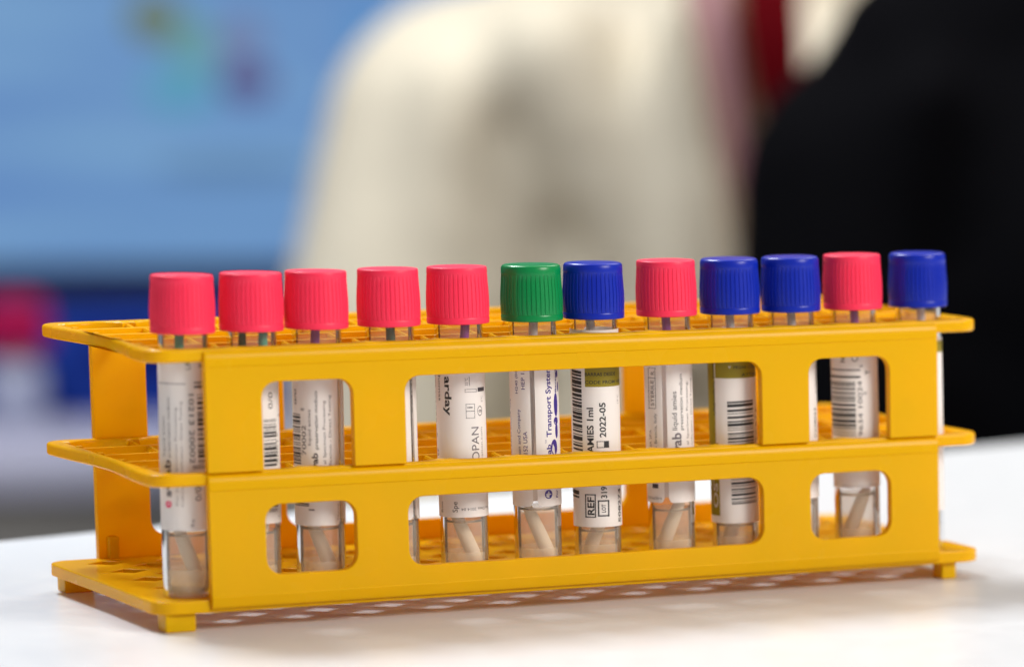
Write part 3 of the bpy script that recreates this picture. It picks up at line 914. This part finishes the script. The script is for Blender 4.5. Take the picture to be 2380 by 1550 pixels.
p_k = at(30, 850, 3000)
bt = empty('bottle', (p_k.x, p_k.y, DZ), yaw_v)
tag(bt, 'pale bottle with magenta top at the left edge on the blurred desk', 'bottle')
MB().lathe([(0.5, 0), (16, 0), (17, 2), (17, 32), (13, 40), (8, 44), (8, 46)], 32, cap0=True, cap1=True).build('bottle_body', mat('pale_bottle', (0.33, 0.36, 0.5), .5), bt)
MB().lathe([(9, 44.2), (19, 45), (21, 50), (21, 70), (17, 76), (.5, 77)], 32, cap0=True).build('bottle_top', mat('magenta_plastic', (0.32, 0.004, 0.06), .6, Specular_IOR_Level=0.1), bt)

# ------------------------------------------------------------ people
SKIN = mat('skin', (0.5, 0.28, 0.2), .5, Subsurface_Weight=0.1)
EYEW = mat('eye_white', (.7, .7, .7), .2)
EYED = mat('eye_iris', (.03, .02, .015), .2)
LIPS = mat('lips', (.4, .14, .12), .5)
def skin_mesh(name, nodes, edges, mats, parent, sub=2, root=0):
    me = bpy.data.meshes.new(name)
    me.from_pydata([Vector(q[0]) * S for q in nodes], edges, [])
    o = bpy.data.objects.new(name, me)
    COL.objects.link(o)
    md = o.modifiers.new('k', 'SKIN')
    md.use_smooth_shade = True
    for i, q in enumerate(nodes):
        sv = me.skin_vertices[0].data[i]
        r = q[1]
        sv.radius = (r[0] * S, r[1] * S) if isinstance(r, tuple) else (r * S, r * S)
        sv.use_root = (i == root)
    s2 = o.modifiers.new('s', 'SUBSURF')
    s2.levels = s2.render_levels = sub
    dg = bpy.context.evaluated_depsgraph_get()
    m2 = bpy.data.meshes.new_from_object(o.evaluated_get(dg))
    bpy.data.objects.remove(o)
    m2.name = name
    m2.materials.clear()
    m2.materials.append(mats)
    m2.polygons.foreach_set('use_smooth', [True] * len(m2.polygons))
    o = bpy.data.objects.new(name, m2)
    COL.objects.link(o)
    o.parent = parent
    return o

def person(name_label, u_c, t, v_sh, sgn, coatm, pantm, hairm, lean, half, cl, turn=0):
    """a seated figure; local x = picture right, y = away, z up; origin on the floor"""
    P = at(u_c, v_sh, t)
    root = empty('person', (P.x, P.y, -905), yaw_v + turn)
    sh = P.z + 905                                     # shoulder height above the floor
    hp = 520
    y1, y2 = 60, 60 + lean
    j = {}
    N, E = [], []
    def n(k, p, r, par=None):
        j[k] = len(N); N.append((p, r))
        if par is not None: E.append((j[par], j[k]))
    n('pelvis', (0, y2, hp), 130); n('belly', (0, y2 - lean * .3, hp + (sh - hp) * .45), 98, 'pelvis'); n('chest', (0, y1, sh - 70), 96, 'belly')
    n('neck', (0, y1 - 20, sh + 60), 55, 'chest'); n('headlow', (0, y1 - 55, sh + 135), 62, 'neck'); n('head', (0, y1 - 50, sh + 215), 88, 'headlow'); n('crown', (0, y1 - 40, sh + 270), 62, 'head')
    for s, q in ((-1, 'l'), (1, 'r')):
        n('sh' + q, (s * (half - 55), y1, sh - 25), 42, 'chest')
        n('el' + q, (s * (half - 10), y1 - 40 * sgn, sh - 290), 34, 'sh' + q)
        n('wr' + q, (s * 110, y1 - 260 * sgn, sh - 300), 26, 'el' + q)
        n('pa' + q, (s * 80, y1 - 320 * sgn, sh - 300), (36, 16), 'wr' + q)
        for f in range(4):
            dx = s * (-24 + 16 * f)
            n('f%d%s' % (f, q), (s * 80 + dx, y1 - (365 + (8 if f in (1, 2) else 0)) * sgn, sh - 302), 9, 'pa' + q)
            n('g%d%s' % (f, q), (s * 80 + dx * 1.1, y1 - (395 + (10 if f in (1, 2) else 0)) * sgn, sh - 312), 8, 'f%d%s' % (f, q))
        n('th' + q, (s * 40, y1 - 330 * sgn, sh - 306), 10, 'pa' + q)
        n('hip' + q, (s * 90, y2 - 30 * sgn, hp - 20), 88, 'pelvis')
        n('kn' + q, (s * 130, y2 - 430 * sgn, hp - 20), 62, 'hip' + q)
        n('an' + q, (s * 130, y2 - 400 * sgn, 90), 42, 'kn' + q)
        n('to' + q, (s * 135, y2 - 540 * sgn, 35), (45, 32), 'an' + q)
    def fuse(name, mb, M_, vox, it):
        o = mb.build(name, M_, root)
        rm = o.modifiers.new('r', 'REMESH'); rm.mode = 'VOXEL'; rm.voxel_size = vox * S; rm.use_smooth_shade = True
        s3 = o.modifiers.new('s', 'SMOOTH'); s3.iterations = it; s3.factor = .5
        return o
    def ball(x, y, z, r, ry=None, rz=None, mb=None, sub=3):
        bb = bmesh.new()
        bmesh.ops.create_icosphere(bb, subdivisions=sub, radius=1)
        for v in bb.verts: v.co = Vector((x + v.co.x * r, y + v.co.y * (ry or r), z + v.co.z * (rz or r)))
        mb.bm(bb)
    def limb(p, q, r0, r1, mb):
        ln = (Vector(q) - Vector(p)).length
        n_ = max(2, int(ln / max(4, min(r0, r1) * .35)))
        for k in range(n_ + 1):
            f = k / n_
            ball(*(Vector(p).lerp(Vector(q), f)), r0 + (r1 - r0) * f, mb=mb, sub=2 if min(r0, r1) < 30 else 3)
    bm_ = MB()
    hy = y1 - 40                                       # middle of the skull
    for (a_, b_) in E:
        (pa, ra), (pb, rb) = N[a_], N[b_]
        if b_ in (j['neck'], j['headlow'], j['head'], j['crown']): continue
        ra = min(ra) if isinstance(ra, tuple) else ra
        rb = min(rb) if isinstance(rb, tuple) else rb
        limb(pa, pb, ra, rb, bm_)
    for q in 'lr':                                     # palms
        p_ = Vector(N[j['pa' + q]][0]); w_ = Vector(N[j['wr' + q]][0])
        for f in (0, .35, .7, 1): ball(*(w_.lerp(p_, f)), 24 + 12 * f, 22, 14, bm_)
    limb((0, y1, sh - 20), (0, hy + 12, sh + 130), 58, 50, bm_)
    ball(0, hy, sh + 222, 74, 93, 90, bm_)             # skull, jaw, chin, cheeks, brow, nose, ears
    ball(0, hy - 24 * sgn, sh + 172, 58, 62, 56, bm_); ball(0, hy - 66 * sgn, sh + 132, 24, 20, 18, bm_)
    for s in (-1, 1):
        ball(s * 34, hy - 58 * sgn, sh + 186, 24, 24, 24, bm_)
        ball(s * 28, hy - 80 * sgn, sh + 238, 24, 10, 8, bm_)
        ball(s * 76, hy + 8 * sgn, sh + 205, 6, 16, 30, bm_)
    limb((0, hy - 88 * sgn, sh + 224), (0, hy - 106 * sgn, sh + 190), 8, 12, bm_)
    ball(0, hy - 88 * sgn, sh + 186, 18, 12, 9, bm_)
    fuse('body', bm_, SKIN, 4.5, 4)
    # clothes: rounded volumes fused into one surface and smoothed
    cm = MB()
    _limb = limb
    def limb(p, q, r0, r1): _limb(p, q, r0, r1, cm)
    for s in (-1, 1):
        shp, elp, wrp = Vector(N[j['shl' if s < 0 else 'shr']][0]), Vector(N[j['ell' if s < 0 else 'elr']][0]), Vector(N[j['wrl' if s < 0 else 'wrr']][0])
        shp.x = s * cl['sh'][0]; shp.z = sh + cl['sh'][1]
        amp = Vector((s * cl['arm'][0], (shp.y + elp.y) / 2, sh + cl['arm'][1]))
        limb(shp, amp, cl['sh'][2], cl['arm'][2]); limb(amp, elp, cl['arm'][2], 56); limb(elp, wrp, 58, 38)
        limb(shp, (s * 20, y1, sh + cl['sh'][1] + 10), cl['sh'][2], 100)
        limb((shp.x * .85, y1, sh + cl['trap']), (s * 25, y1 - 5, sh + cl['trap'] + 40), 55, 62)
    limb((0, y1, sh - 70), (0, y2, hp + 10), cl['torso'], 145)
    for (xa, za, xb_, zb_, r, yo) in cl['folds']:
        limb((xa, y1 - yo * sgn, sh + za), (xb_, y1 - yo * sgn, sh + zb_), r, r * .8)
    fuse('coat', cm, coatm, 9, 8)
    T, TE = [], []
    for k, r in (('pelvis', 140), ('hipl', 100), ('knl', 76), ('anl', 58), ('hipr', 100), ('knr', 76), ('anr', 58)):
        T.append((N[j[k]][0], r))
    TE = [(0, 1), (1, 2), (2, 3), (0, 4), (4, 5), (5, 6)]
    skin_mesh('trousers', T, TE, pantm, root, 1)
    hm = MB()
    ball(0, hy + 16 * sgn, sh + 240, 81, 92, 84, hm, 4)
    ball(0, hy + 46 * sgn, sh + 190, 66, 52, 62, hm, 4)
    fuse('hair', hm, hairm, 5, 3)
    for s in (-1, 1):
        eb = MB()
        ball(s * 30, hy - 70 * sgn, sh + 219, 12, mb=eb); ei = len(eb.f)
        ball(s * 30, hy - 79.2 * sgn, sh + 219, 5, 3.5, 5, eb)
        eb.m = [0] * ei + [1] * (len(eb.f) - ei)
        eb.build('eye', [EYEW, EYED], root)
    lp = MB()
    ball(0, hy - 82 * sgn, sh + 160, 22, 9, 5, lp); ball(0, hy - 81 * sgn, sh + 153, 19, 9, 5, lp)
    lp.build('lips', LIPS, root)
    return root, P, sh, y1

def cloth(name, col, bump=1.0, scale=9):
    M = noise_bump(mat(name, col, .9, Specular_IOR_Level=0.03), scale, bump, 0.03, 2)
    return M
WCOAT = cloth('white_coat_cloth', (0.70, 0.64, 0.52), .25)
BJACK = cloth('black_jacket_cloth', (0.0018, 0.0018, 0.0026), .3)
PANT = cloth('dark_trouser_cloth', (0.02, 0.02, 0.025))
HAIR = noise_bump(mat('dark_hair', (0.03, 0.02, 0.015), .5), 60, .5, .005)

wp, WP, wsh, wy = person('w', 1730, 2700, 130, 1, WCOAT, PANT, HAIR, 60, 192,
    dict(sh=(138, -50, 84), arm=(172, -150, 75), trap=-20, torso=122,
         folds=[(-150, -20, -168, -150, 26, 72), (-100, 2, -50, -110, 34, 84), (-30, 20, -35, -160, 20, 108)]))
tag(wp, 'person in a white coat with a dark red lanyard, seated, blurred behind the tubes', 'person')
# fold ridges of the sleeve, shirt front and lanyard (parts of the clothed figure)
def strap(name, pts, wd_, th, M, parent):
    """flat ribbon through points given in the figure's own axes"""
    vs, fs = [], []
    for k, p in enumerate(pts):
        p = Vector(p)
        w2 = wd_[k] / 2 if isinstance(wd_, list) else wd_ / 2
        vs += [p + Vector((-w2, 0, 0)), p + Vector((w2, 0, 0)), p + Vector((w2, -th, 0)), p + Vector((-w2, -th, 0))]
    for k in range(len(pts) - 1):
        a, b = 4 * k, 4 * k + 4
        for i in range(4):
            i2 = (i + 1) % 4
            fs.append((a + i, a + i2, b + i2, b + i))
    fs += [(3, 2, 1, 0), tuple(4 * (len(pts) - 1) + i for i in range(4))]
    return MB().add(vs, fs).build(name, M, parent)
winv = Matrix.Rotation(-yaw_v, 3, 'Z')
def wl(u, v, t):
    return winv @ (at(u, v, t) - Vector((wp.location.x / S, wp.location.y / S, -905)))
# shirt strip, seen in the open coat
SH = cloth('beige_shirt_cloth', (0.36, 0.26, 0.18), .3)
strap('shirt', [wl(1690, -120, 2600), wl(1695, 60, 2590), wl(1715, 250, 2586), wl(1735, 450, 2586), wl(1755, 620, 2590), wl(1760, 760, 2600)], [52, 42, 34, 26, 20, 16], 6, SH, wp)
RED = mat('dark_red_ribbon', (0.075, 0.0, 0.002), .9, Specular_IOR_Level=0.05)
REDL = mat('faded_red_ribbon', (0.28, 0.12, 0.14), .6)
strap('lanyard', [wl(1880, -220, 2620), wl(1785, -40, 2568), wl(1798, 100, 2560), wl(1808, 210, 2560), wl(1830, 330, 2566), wl(1830, 430, 2580)], [32, 32, 30, 27, 20, 10], 2, RED, wp)
strap('lanyard', [wl(1560, -220, 2620), wl(1645, -40, 2572), wl(1668, 120, 2564), wl(1695, 300, 2564), wl(1725, 460, 2570), wl(1745, 560, 2580)], [17, 16, 13, 11, 8, 5], 2, REDL, wp)

bpn, BP, bsh, by_ = person('b', 2850, 2250, 300, 1, BJACK, PANT, HAIR, 40, 215,
    dict(sh=(140, -36, 74), arm=(148, -118, 70), trap=22, torso=140, folds=[(-130, 10, -150, -120, 22, 60)]), turn=0)
tag(bpn, 'person in a black jacket with rounded shoulder at the right edge, blurred', 'person')

for P_, t_, nm in ((WP, wy, 'dark stool under the person in the white coat'), (BP, by_, 'dark stool under the person in the black jacket')):
    s_ = empty('stool', (P_.x, P_.y, -905), yaw_v)
    y_ = t_ + 60
    tag(s_, nm, 'stool')
    MB().lathe([(.5, 350), (180, 350), (190, 362), (190, 378), (180, 386), (.5, 388)], 40, cx=0, cy=y_, cap0=True).build('seat', DARK, s_)
    MB().tube((0, y_, 40), (0, y_, 349.5), 24, 20).build('post', LEG, s_)
    MB().lathe([(.5, 0), (230, 0), (235, 12), (60, 38), (.5, 40)], 40, cx=0, cy=y_, cap0=True).build('base', DARK, s_)
